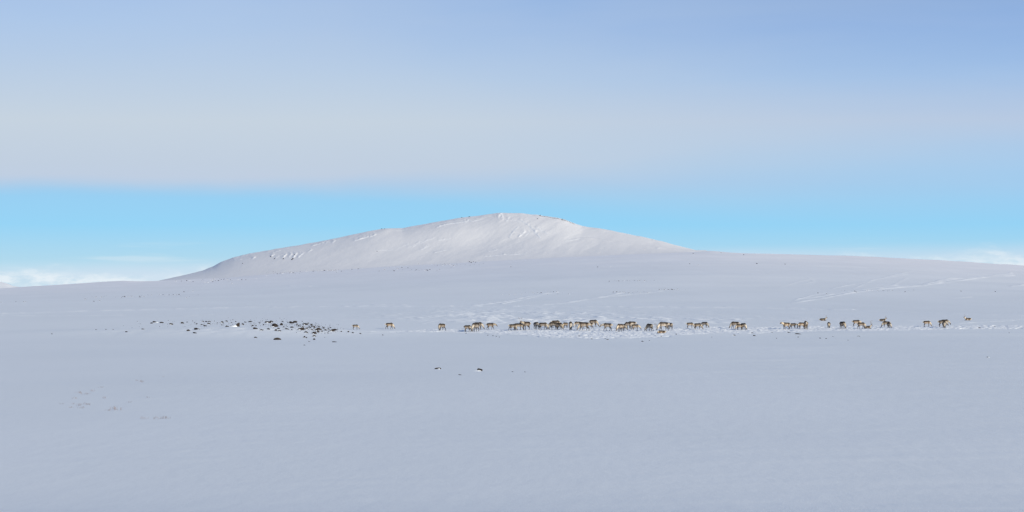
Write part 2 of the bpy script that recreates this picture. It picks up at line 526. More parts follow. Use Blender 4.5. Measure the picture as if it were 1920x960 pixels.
# steep bright faces on the hill: polyline (photo columns, rows), half width px, height m
HF = [([(410, 492), (432, 485), (470, 477)], 1.6, 0.9), ([(440, 489), (452, 487)], 1.5, 0.9), ([(474, 486), (478, 483)], 1.8, 1.7),
      ([(509, 481), (514, 478)], 1.8, 1.9), ([(518, 484), (523, 480)], 1.6, 1.0), ([(531, 484), (537, 478)], 2.4, 2.4),
      ([(543, 482), (547, 478)], 2.0, 1.8), ([(551, 483), (556, 477)], 2.2, 2.2), ([(560, 483), (568, 476)], 2.2, 1.6),
      ([(578, 474), (584, 470)], 1.4, 1.0), ([(516, 473), (524, 471)], 1.4, 1.0),
      ([(585, 462), (600, 458)], 1.5, 1.2), ([(604, 458), (608, 454)], 1.5, 1.3), ([(612, 456), (616, 452)], 1.5, 1.2),
      ([(624, 456), (628, 452)], 1.5, 1.2), ([(665, 452), (690, 445)], 1.4, 1.6), ([(694, 445), (704, 441)], 1.5, 1.3),
      ([(707, 470), (735, 469)], 1.1, 1.0),
      ([(820, 429), (840, 423), (872, 417)], 1.4, 1.9), ([(872, 419), (878, 414), (884, 416)], 1.8, 2.0),
      ([(888, 415), (904, 411)], 1.3, 1.3), ([(935, 408), (939, 401)], 1.6, 2.0), ([(944, 411), (941, 401)], 1.4, 1.8),
      ([(950, 414), (955, 407)], 2.0, 1.5), ([(960, 412), (975, 416)], 1.6, 1.2),
      ([(974, 441), (985, 433)], 2.4, 2.4), ([(985, 440), (992, 434)], 1.6, 1.2), ([(1002, 434), (1012, 444)], 2.2, 1.6),
      ([(1005, 427), (1025, 437)], 1.8, 1.3), ([(790, 468), (803, 460)], 1.2, 1.2), ([(775, 462), (800, 450), (812, 446)], 1.4, 0.8),
      ([(815, 473), (835, 467)], 1.2, 1.0), ([(765, 464), (790, 452)], 1.3, 0.7), ([(745, 466), (765, 458)], 1.3, 0.6),
      ([(915, 469), (930, 465)], 1.3, 1.2), ([(822, 449), (842, 446)], 1.2, 0.9), ([(910, 480), (945, 477), (985, 476)], 1.2, 1.3),
      ([(970, 425), (962, 432), (955, 440)], 2.6, 1.5), ([(975, 412), (990, 422), (1004, 434)], 2.4, 1.6),
      ([(1060, 452), (1085, 448)], 1.6, 1.0), ([(1224, 451), (1238, 456)], 1.2, 1.1), ([(1232, 469), (1250, 467)], 1.2, 1.0)]


def hill_terrain(x, y):
    u = 960 + F * x / y
    base = np.interp(u, _cu, _cs) * 0.6 + np.interp(u, _cu, _cv) * 0.4 + 4
    yc = YH1 - 150 + 145 * np.exp(-((u - 990) / 260) ** 2)
    p = np.clip((y - YH0) / (yc - YH0), 0, 1)
    ck = sstep(p, 0.5, 0.97)
    hv = np.interp(u, _hu, _hs) * (1 - ck) + np.interp(u, _hu, _hv) * ck
    # concave foot, convex top
    g = 0.30 * p + 0.70 * (sstep(p, -0.08, 1.18) - sstep(0.0, -0.08, 1.18)) / (sstep(1.0, -0.08, 1.18) - sstep(0.0, -0.08, 1.18))
    z0 = EYE - (base - HV) / F * YH0
    z1 = EYE - (hv - HV) / F * yc
    zz = z0 + (z1 - z0) * g
    v0 = HV + F * (EYE - zz) / y
    # broad gullies and drifts running down to the left
    env = sstep(p, 0.0, 0.25) * (1 - sstep(p, 0.9, 1.0)) * sstep(u, 330, 450)
    zz = zz + env * 1.1 * fbm((u + (v0 - 430) * 1.6) / 75, v0 / 60, 80, 3) * np.clip((z1 - z0) / 60, 0, 1)
    zz = zz + env * 0.20 * fbm((u + (v0 - 430) * 1.4) / 15, v0 / 14, 84, 3) * sstep(u, 640, 900) * (1 - sstep(u, 1080, 1200))
    zz = zz + env * 0.07 * fbm((u + (v0 - 430) * 1.0) / 5, v0 / 5, 87, 3)
    # bowl below the top, open to the right and to the sun
    zz = zz - env * 5.0 * np.exp(-((u - 905) / 95) ** 2 - ((v0 - 450) / 22) ** 2)
    zz = zz + env * 3.5 * np.exp(-((u - 845) / 70) ** 2 - ((v0 - 432) / 16) ** 2)
    tr = np.zeros_like(zz)
    bv = v0 + 0.5 * fbm(u / 6, v0 / 4, 90, 2)
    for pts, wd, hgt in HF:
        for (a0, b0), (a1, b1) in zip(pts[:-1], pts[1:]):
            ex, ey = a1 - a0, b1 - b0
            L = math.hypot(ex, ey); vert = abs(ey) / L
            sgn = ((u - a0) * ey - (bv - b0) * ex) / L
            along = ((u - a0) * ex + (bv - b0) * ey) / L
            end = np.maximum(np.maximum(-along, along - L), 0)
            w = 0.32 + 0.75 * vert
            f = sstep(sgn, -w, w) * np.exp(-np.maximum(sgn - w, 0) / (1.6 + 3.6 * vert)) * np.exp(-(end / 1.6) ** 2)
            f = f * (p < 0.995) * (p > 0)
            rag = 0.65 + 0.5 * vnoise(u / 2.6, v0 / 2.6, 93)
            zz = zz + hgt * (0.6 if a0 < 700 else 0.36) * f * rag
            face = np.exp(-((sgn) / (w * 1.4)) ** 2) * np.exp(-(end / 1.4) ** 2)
            tr = np.maximum(tr, 0.6 * face * min(1, hgt / 1.6))  # paler tone painted on the step faces, standing in for sunlight
    # spur running down to the right in front of the slope
    sp = [(1090, 447), (1120, 450.5), (1160, 457), (1200, 463), (1240, 468), (1290, 472.5)]
    spv = np.interp(u, [a for a, b in sp], [b for a, b in sp])
    on = sstep(u, 1070, 1110)
    zz = zz + on * 2.6 * np.exp(-np.clip(v0 - spv, 0, 99) / 3.5) * (v0 > spv)
    over = np.maximum(y - yc, 0)
    zb = z1 - 0.00022 * np.minimum(over, 600) ** 2 - 0.20 * np.maximum(over - 500, 0)
    zz = np.where(y > yc, np.maximum(zb, -20), zz)
    zz = zz + (p > 0.9) * 0.45 * fbm(u / 14, y / 50, 95, 3)
    return zz, tr


hy = np.concatenate([np.linspace(YH0, YH1 + 30, 400), np.linspace(YH1 + 40, 5200, 26)])
hs = np.linspace((160 - 960) / F, (1560 - 960) / F, 950)
HX = hs[None, :] * hy[:, None]
HY = np.repeat(hy[:, None], len(hs), 1)
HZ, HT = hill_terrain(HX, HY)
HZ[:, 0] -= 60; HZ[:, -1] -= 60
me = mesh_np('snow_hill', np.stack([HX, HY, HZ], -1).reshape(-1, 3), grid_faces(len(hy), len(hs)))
at = me.attributes.new('trample_lit', 'FLOAT', 'POINT')
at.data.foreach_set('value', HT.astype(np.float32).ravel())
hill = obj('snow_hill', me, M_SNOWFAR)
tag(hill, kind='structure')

# far mountain foot showing at the left edge
mu = np.linspace(-700, 130, 150)
mv = np.interp(mu, [-700, -300, -100, -40, 0, 14, 25, 40, 60, 130], [480, 470, 505, 518, 528, 531, 536, 540, 545, 552])
my = np.linspace(7000, 8600, 60)
MX = (mu[None, :] - 960) / F * my[:, None]
MY = np.repeat(my[:, None], len(mu), 1)
pp = (my[:, None] - 7000) / 900
zz1 = EYE - (mv[None, :] - HV) / F * 7900
MZ = np.where(pp < 1, -40 + (zz1 + 40) * pp, zz1 - (pp - 1) * 120)
MZ = MZ + 4 * fbm(MX / 60, MY / 120, 101, 4)
me = mesh_np('distant_mountain', np.stack([MX, MY, MZ], -1).reshape(-1, 3), grid_faces(len(my), len(mu)))
at = me.attributes.new('trample_lit', 'FLOAT', 'POINT')
at.data.foreach_set('value', np.full(me.vertices.__len__(), 0.7, dtype=np.float32))
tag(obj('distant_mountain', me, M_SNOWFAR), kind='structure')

# ------------------------------------------------------------------ placing things on the snow
_ys = np.concatenate([np.arange(30, 460, 0.25), np.arange(460, 2950, 1.5)])
_yh = np.arange(YH0 + 5, YH1 + 30, 0.5)


def locate(u, v):
    """first point of the snow surface on the sight line of a photo column and row"""
    x = (u - 960) / F * _ys
    z, _ = terrain(x, _ys, False)
    vv = HV + F * (EYE - z) / _ys
    i = np.argmax(vv <= v)
    if vv[i] <= v:
        y = _ys[i]
        xx = np.array([(u - 960) / F * y])
        zf, _ = terrain(xx, np.array([y]), sink=False)
        return Vector((xx[0], y, zf[0])), y
    x = (u - 960) / F * _yh
    z, _ = hill_terrain(x, _yh)
    vv = HV + F * (EYE - z) / _yh
    i = np.argmax(vv <= v)
    if vv[i] > v:
        i = np.argmin(vv)
    return Vector((x[i], _yh[i], z[i])), _yh[i]


# ------------------------------------------------------------------ reindeer
def coat_material():
    m = bpy.data.materials.new('reindeer_coat')
    m.use_nodes = True
    N = NT(m.node_tree)
    att = N.n('ShaderNodeAttribute', attribute_name='coat')
    oi = N.n('ShaderNodeObjectInfo')
    tcn = N.n('ShaderNodeTexCoord')
    nz = N.noise(tcn.outputs['Object'], 5.0, 4, 0.6)
    c = N.mix(1.0, att.outputs['Color'], N.mix(N.smooth(nz, 0.35, 0.65), (0.72, 0.68, 0.64, 1), (1.22, 1.2, 1.18, 1)), 'MULTIPLY')
    hs_ = N.n('ShaderNodeHueSaturation')
    N.link(c, hs_.inputs['Color'])
    N.link(N.math('ADD', 0.78, N.math('MULTIPLY', oi.outputs['Random'], 0.5)), hs_.inputs['Value'])
    rnd2 = N.math('FRACT', N.math('MULTIPLY', oi.outputs['Random'], 7.31))
    N.link(N.math('ADD', 0.68, N.math('MULTIPLY', rnd2, 0.37)), hs_.inputs['Saturation'])
    b = N.n('ShaderNodeBsdfPrincipled')
    N.link(hs_.outputs[0], b.inputs['Base Color'])
    b.inputs['Roughness'].default_value = 0.85
    b.inputs['Specular IOR Level'].default_value = 0.15
    bp = N.n('ShaderNodeBump')
    bp.inputs['Strength'].default_value = 0.5
    bp.inputs['Distance'].default_value = 0.02
    N.link(N.noise(tcn.outputs['Object'], 40.0, 3, 0.6), bp.inputs['Height'])
    N.link(bp.outputs[0], b.inputs['Normal'])
    o = N.n('ShaderNodeOutputMaterial')
    N.link(b.outputs[0], o.inputs[0])
    return m


def plain_material(name, c0, c1, scale, rough=0.8, bump=0.3):
    m = bpy.data.materials.new(name)
    m.use_nodes = True
    N = NT(m.node_tree)
    tcn = N.n('ShaderNodeTexCoord')
    nz = N.noise(tcn.outputs['Object'], scale, 5, 0.6)
    b = N.n('ShaderNodeBsdfPrincipled')
    N.link(N.mix(N.smooth(nz, 0.3, 0.7), c0, c1), b.inputs['Base Color'])
    b.inputs['Roughness'].default_value = rough
    b.inputs['Specular IOR Level'].default_value = 0.2
    bp = N.n('ShaderNodeBump')
    bp.inputs['Strength'].default_value = bump
    bp.inputs['Distance'].default_value = 0.05
    N.link(nz, bp.inputs['Height'])
    N.link(bp.outputs[0], b.inputs['Normal'])
    o = N.n('ShaderNodeOutputMaterial')
    N.link(b.outputs[0], o.inputs[0])
    return m


M_COAT = coat_material()
M_ANTLER = plain_material('antler_bone', (0.13, 0.10, 0.075, 1), (0.22, 0.18, 0.14, 1), 12)
M_TAIL = plain_material('pale_tail_hair', (0.42, 0.36, 0.30, 1), (0.60, 0.54, 0.46, 1), 15)
M_ROCK = plain_material('dark_rock', (0.012, 0.010, 0.0095, 1), (0.045, 0.034, 0.030, 1), 5, 0.85, 0.6)
M_GRASS = plain_material('dry_grass', (0.13, 0.085, 0.07, 1), (0.24, 0.17, 0.14, 1), 20)

BACK = np.array([0.036, 0.028, 0.023]); FLANK = np.array([0.225, 0.178, 0.138]); BELLY = np.array([0.38, 0.33, 0.28])
NECK = np.array([0.40, 0.34, 0.265]); RUMP = np.array([0.48, 0.42, 0.34]); LEG = np.array([0.036, 0.027, 0.022])
THIGH = np.array([0.130, 0.098, 0.074]); HEAD = np.array([0.10, 0.076, 0.060]); MUZ = np.array([0.035, 0.028, 0.026])


def leg_pts(front, side, swing=0.0, lift=0.0, splay=0.0):
    """four joints of a standing leg; swing moves the hoof along the body"""
    y = 0.13 * side
    ys = y + splay * side
    if front:
        return [(0.40, y * 0.9, 0.78), (0.34 + swing * 0.15, y, 0.56), (0.37 + swing * 0.65, (y + ys) / 2, 0.31 + lift * 0.8),
                (0.36 + swing + (-0.10 if lift else 0), ys, 0.09 + lift), (0.40 + swing + (-0.12 if lift else 0), ys, 0.03 + lift * 0.9)]
    return [(-0.46, y * 0.9, 0.80), (-0.36 + swing * 0.3, y, 0.57), (-0.57 + swing * 0.7, (y + ys) / 2, 0.37 + lift * 0.5),
            (-0.54 + swing, ys, 0.10 + lift), (-0.50 + swing, ys, 0.03 + lift * 0.8)]


def build_body(name, neck, legs, lying=False, pitch=0.0, calf=False):
    """neck: points from withers to nose; legs: list of joint lists. One continuous voxel-remeshed skin."""
    bones = []   # (a, ra, b, rb, kind)
    zt = 0.86 if not lying else 0.34
    sp = [(-0.69, zt - 0.05, 0.12), (-0.53, zt - 0.01, 0.215), (-0.24, zt - 0.035, 0.255), (0.10, zt - 0.055, 0.268), (0.34, zt + 0.005, 0.255), (0.50, zt + 0.0, 0.17)]
    for a, b in zip(sp[:-1], sp[1:]):
        bones.append(((a[0], 0, a[1]), a[2], (b[0], 0, b[1]), b[2], 'torso'))
    nr = [0.19, 0.165, 0.135, 0.10, 0.066, 0.046]
    pts = [(0.44, 0, zt + 0.0)] + neck
    for i in range(len(pts) - 1):
        kind = 'neck' if i < len(pts) - 3 else ('head' if i == len(pts) - 3 else 'muzzle')
        bones.append((pts[i], nr[i], pts[i + 1], nr[i + 1], kind))
    # ears
    hb = Vector(pts[-3]); hd = (Vector(pts[-2]) - hb).normalized()
    up = Vector((0, 1, 0)).cross(hd) * -1
    if up.z < 0 and abs(hd.z) < 0.9: up = -up
    if abs(hd.z) >= 0.9: up = Vector((1, 0, 0)) if True else up
    for s in (-1, 1):
        e0 = hb + up * 0.04 + Vector((0, 0.06 * s, 0))
        e1 = e0 + up * 0.06 + Vector((0, 0.11 * s, 0)) - hd * 0.04
        bones.append((tuple(e0), 0.035, tuple(e1), 0.022, 'head'))
    lr = [0.155, 0.088, 0.046, 0.036, 0.044]
    lr2 = [0.17, 0.105, 0.050, 0.037, 0.045]
    for k, L in enumerate(legs):
        rr = lr if k < 2 else lr2
        for i in range(len(L) - 1):
            bones.append((L[i], rr[i], L[i + 1], rr[i + 1], 'leg%d' % i))
    bm = bmesh.new()
    for a, ra, b, rb, kind in bones:
        a, b = Vector(a), Vector(b)
        n = 3 if (a - b).length > 0.08 else 2
        d = b - a
        q = d.to_track_quat('Z', 'Y').to_matrix().to_4x4() if d.length > 1e-5 else Matrix()
        ys = 0.86 if kind == 'torso' else 1.0
        bmesh.ops.create_cone(bm, cap_ends=True, segments=14, radius1=ra, radius2=rb, depth=d.length,
                              matrix=Matrix.Diagonal((1, ys, 1, 1)) @ Matrix.Translation((a + b) / 2) @ q)
        for c, r in ((a, ra), (b, rb)):
            bmesh.ops.create_icosphere(bm, subdivisions=2, radius=r, matrix=Matrix.Diagonal((1, ys, 1, 1)) @ Matrix.Translation(c))
    tmp = bpy.data.meshes.new('tmp')
    bm.to_mesh(tmp); bm.free()
    o = bpy.data.objects.new('tmp', tmp)
    COL.objects.link(o)
    rm = o.modifiers.new('r', 'REMESH'); rm.mode = 'VOXEL'; rm.voxel_size = 0.024
    sm = o.modifiers.new('s', 'SMOOTH'); sm.iterations = 3; sm.factor = 0.5
    dg = bpy.context.evaluated_depsgraph_get()
    dg.update()
    me = bpy.data.meshes.new_from_object(o.evaluated_get(dg))
    bpy.data.objects.remove(o); bpy.data.meshes.remove(tmp)
    me.name = name
    n = len(me.vertices)
    co = np.empty(n * 3, dtype=np.float32); me.vertices.foreach_get('co', co); co = co.reshape(-1, 3)
    no = np.empty(n * 3, dtype=np.float32); me.vertex_normals.foreach_get('vector', no); no = no.reshape(-1, 3)
    best = np.full(n, 1e9); kind = np.zeros(n, dtype=int); tt = np.zeros(n)
    for k, (a, ra, b, rb, kd) in enumerate(bones):
        a, b = np.array(a), np.array(b)
        e = b - a
        t = np.clip(((co - a) @ e) / (e @ e + 1e-9), 0, 1)
        dd = np.linalg.norm(co - a - t[:, None] * e, axis=1) - (ra * (1 - t) + rb * t)
        m = dd < best
        best[m] = dd[m]; kind[m] = k; tt[m] = t[m]
    cols = np.zeros((n, 3))
    names = [b[4] for b in bones]
    nz = no[:, 2]
    wob = fbm(co[:, 0] * 7, co[:, 2] * 7 + co[:, 1] * 5, 5, 2) * 0.25
    for k, nm in enumerate(names):
        m = kind == k
        if not m.any(): continue
        if nm == 'torso':
            w = sstep(nz[m] + wob[m], -0.05, 0.40)[:, None]
            w2 = sstep(-nz[m] + wob[m], 0.1, 0.7)[:, None]
            c = FLANK * (1 - w) + BACK * w
            c = c * (1 - w2) + BELLY * w2
            r = sstep(-co[m, 0], 0.62, 0.76)[:, None]
            c = c * (1 - r) + RUMP * r
        elif nm == 'tail': c = np.tile(RUMP * 1.1, (m.sum(), 1))
        elif nm == 'neck':
            w = sstep(nz[m] + wob[m], 0.45, 0.85)[:, None] * 0.6
            c = NECK * (1 - w) + BACK * w
        elif nm == 'head': c = np.tile(HEAD, (m.sum(), 1))
        elif nm == 'muzzle': c = np.tile(MUZ, (m.sum(), 1)) * (1 - tt[m])[:, None] * 0.6 + HEAD * 0.4 + 0 * tt[m][:, None]
        elif nm == 'leg0':
            w = sstep(nz[m] + wob[m], 0.15, 0.55)[:, None]
            c = (THIGH * 0.5 + FLANK * 0.5) * (1 - w) + BACK * w
        elif nm == 'leg1': c = np.tile(THIGH, (m.sum(), 1)) * (1 - tt[m])[:, None] + LEG * tt[m][:, None]
        else: c = np.tile(LEG, (m.sum(), 1))
        cols[m] = c
    # blur colours between neighbours
    ne = len(me.edges); ed = np.empty(ne * 2, dtype=np.int32); me.edges.foreach_get('vertices', ed); ed = ed.reshape(-1, 2)
    for _ in range(2):
        acc = cols.copy(); cnt = np.ones(n)
        np.add.at(acc, ed[:, 0], cols[ed[:, 1]]); np.add.at(acc, ed[:, 1], cols[ed[:, 0]])
        np.add.at(cnt, ed[:, 0], 1); np.add.at(cnt, ed[:, 1], 1)
        cols = acc / cnt[:, None]
    ca = me.color_attributes.new('coat', 'FLOAT_COLOR', 'POINT')
    ca.data.foreach_set('color', np.concatenate([cols, np.ones((n, 1))], 1).astype(np.float32).ravel())
    me.polygons.foreach_set('use_smooth', np.ones(len(me.polygons), dtype=bool))
    me.materials.clear(); me.materials.append(M_COAT)
    return me, hb, hd, up


def tube(bm, pts, radii, seg=5):
    rings = []
    for i, p in enumerate(pts):
        p = Vector(p)
        d = (Vector(pts[min(i + 1, len(pts) - 1)]) - Vector(pts[max(i - 1, 0)])).normalized()
        a = d.orthogonal().normalized(); b = d.cross(a)
        rings.append([bm.verts.new(p + (a * math.cos(t) + b * math.sin(t)) * radii[i]) for t in [2 * math.pi * k / seg for k in range(seg)]])
    for r0, r1 in zip(rings[:-1], rings[1:]):
        for k in range(seg):
            bm.faces.new((r0[k], r0[(k + 1) % seg], r1[(k + 1) % seg], r1[k]))
    bm.faces.new(rings[0][::-1]); bm.faces.new(rings[-1])


def antler_mesh(hb, hd, up, side, size):
    """curved beam sweeping back, out and up, with a brow tine and two top tines"""
    bm = bmesh.new()
    sdv = Vector((0, side, 0)); back = -hd
    o = hb + up * 0.07 + sdv * 0.04
    P = lambda a, b, c: tuple(o + (back * a + sdv * b + up * c) * size)
    r = 0.017 if size > 0.8 else 0.012
    tube(bm, [P(0, 0, 0), P(.10, .08, .14), P(.18, .18, .32), P(.14, .26, .50), P(.02, .28, .66)], [r * 1.3, r * 1.1, r, r * .9, r * .5])
    tube(bm, [P(.02, .02, .03), P(-.12, .03, .12), P(-.20, .02, .20)], [r, r * .8, r * .4])
    tube(bm, [P(.18, .18, .32), P(.28, .20, .42), P(.30, .18, .50)], [r * .8, r * .6, r * .3])
    tube(bm, [P(.14, .26, .50), P(.22, .30, .62), P(.20, .28, .72)], [r * .8, r * .6, r * .3])
    tube(bm, [P(.10, .08, .14), P(-.02, .14, .24), P(-.08, .14, .32)], [r * .8, r * .6, r * .3])
    me = bpy.data.meshes.new('antler')
    bm.normal_update(); bm.to_mesh(me); bm.free()
    me.materials.append(M_ANTLER)
    return me


STAND = [leg_pts(1, 1, .03), leg_pts(1, -1, -.03), leg_pts(0, 1, -.02), leg_pts(0, -1, .05)]
STRIDE = [leg_pts(1, 1, .20), leg_pts(1, -1, -.16), leg_pts(0, 1, -.18), leg_pts(0, -1, .20)]
STEP = [leg_pts(1, 1, .12, .10), leg_pts(1, -1, -.12), leg_pts(0, 1, .12), leg_pts(0, -1, -.16)]
SPLAY = [leg_pts(1, 1, .10, 0, .10), leg_pts(1, -1, -.04, 0, .12), leg_pts(0, 1, -.16, 0, .08), leg_pts(0, -1, .02, 0, .14)]
TOGETHER = [leg_pts(1, 1, -.10), leg_pts(1, -1, .0), leg_pts(0, 1, .12), leg_pts(0, -1, -.2)]
G1 = [(0.66, 0, 0.70), (0.78, 0, 0.48), (0.84, 0, 0.33), (0.95, 0, 0.20), (1.02, 0, 0.09)]
G2 = [(0.70, 0.03, 0.78), (0.88, 0.05, 0.60), (0.98, 0.06, 0.46), (1.05, 0.06, 0.30), (1.08, 0.05, 0.18)]
G3 = [(0.64, 0.06, 0.68), (0.72, 0.14, 0.46), (0.74, 0.20, 0.32), (0.80, 0.26, 0.18), (0.84, 0.28, 0.08)]
LOW = [(0.70, 0, 0.88), (0.92, 0, 0.82), (1.06, 0, 0.74), (1.20, 0, 0.62), (1.28, 0, 0.53)]
UP = [(0.62, 0, 1.02), (0.74, 0, 1.18), (0.82, 0, 1.28), (0.98, 0, 1.25), (1.08, 0, 1.20)]
LEVEL = [(0.68, 0, 0.96), (0.86, 0, 1.02), (0.98, 0, 1.04), (1.13, 0, 0.95), (1.22, 0, 0.89)]
LYUP = [(0.60, 0, 0.48), (0.70, 0, 0.62), (0.77, 0, 0.72), (0.92, 0, 0.69), (1.01, 0, 0.65)]
LYDN = [(0.62, 0.05, 0.32), (0.74, 0.16, 0.26), (0.78, 0.24, 0.22), (0.74, 0.38, 0.14), (0.70, 0.46, 0.10)]
LYLEG = [[(0.38, .16, .24), (0.30, .24, .10), (0.56, .24, .07), (0.44, .22, .05), (0.36, .22, .05)],
         [(0.38, -.16, .24), (0.34, -.24, .10), (0.62, -.22, .07), (0.72, -.2, .05), (0.78, -.2, .05)],
         [(-0.42, .15, .26), (-0.16, .26, .13), (-0.42, .30, .07), (-0.24, .30, .05), (-0.18, .30, .05)],
         [(-0.42, -.15, .26), (-0.16, -.26, .13), (-0.42, -.30, .07), (-0.24, -.30, .05), (-0.18, -.30, .05)]]
KNEEL = [[(0.40, .13, .60), (0.36, .14, .30), (0.52, .14, .08), (0.34, .14, .06), (0.28, .14, .06)],
         [(0.40, -.13, .60), (0.36, -.14, .30), (0.56, -.14, .08), (0.38, -.14, .06), (0.32, -.14, .06)],
         leg_pts(0, 1, -.05), leg_pts(0, -1, .12)]
POSES = {'graze': (G1, STAND), 'graze_stride': (G1, STRIDE), 'graze_splay': (G3, SPLAY), 'browse': (G2, STAND), 'browse_step': (G2, TOGETHER),
         'walk': (LOW, STRIDE), 'walk_step': (LOW, STEP), 'alert': (UP, STAND), 'stand': (LEVEL, TOGETHER),
         'lie_up': (LYUP, LYLEG), 'lie_down': (LYDN, LYLEG), 'graze_turn': (G3, STAND)}
PROTO = {}


def tail_mesh(zt):
    bm = bmesh.new()
    tube(bm, [(-0.74, 0, zt + 0.06), (-0.83, 0, zt + 0.02), (-0.875, 0, zt - 0.07), (-0.865, 0, zt - 0.15)], [0.05, 0.055, 0.045, 0.015], 7)
    me = bpy.data.meshes.new('tail')
    bm.normal_update(); bm.to_mesh(me); bm.free()
    me.materials.append(M_TAIL)
    return me


def get_proto(pose):
    if pose not in PROTO:
        nk, lg = POSES[pose]
        me, hb, hd, up = build_body('reindeer_body', nk, lg, lying=pose.startswith('lie'))
        PROTO[pose] = dict(me=me, head=(hb, hd, up), ant={}, tail=tail_mesh(0.34 if pose.startswith('lie') else 0.86))
    return PROTO[pose]


def reindeer(u, v, top, heading, pose, antlers, label, tweak=1.0):
    P = get_proto(pose)
    p, y = locate(u, v)
    hgt = 1.09 if not pose.startswith('lie') else 0.62
    if pose.startswith('lie') and pose == 'lie_up': hgt = 0.80
    s = (v - top) * y / F / hgt * tweak * 1.05
    if pose.startswith('lie'): s = min(max(s, 0.85), 1.15)
    else: s = min(max(s, 0.72), 1.3)
    root = bpy.data.objects.new('reindeer', None)
    root.empty_display_size = 0.3
    COL.objects.link(root)
    root.location = (p.x, p.y, p.z - 0.02)
    root.rotation_euler = (0, 0, R(heading + random.uniform(-16, 16)))
    root.scale = (s * (0.89 if not pose.startswith('lie') else 0.95), s * random.uniform(0.92, 1.05), s)
    tag(root, label, 'reindeer', 'reindeer of the grazing herd')
    obj('body', P['me'], None, root)
    obj('tail', P['tail'], None, root)
    if antlers:
        for side in (-1, 1):
            key = (side, antlers)
            if key not in P['ant']:
                P['ant'][key] = antler_mesh(*P['head'], side, antlers)
            obj('antler', P['ant'][key], None, root)
    return root


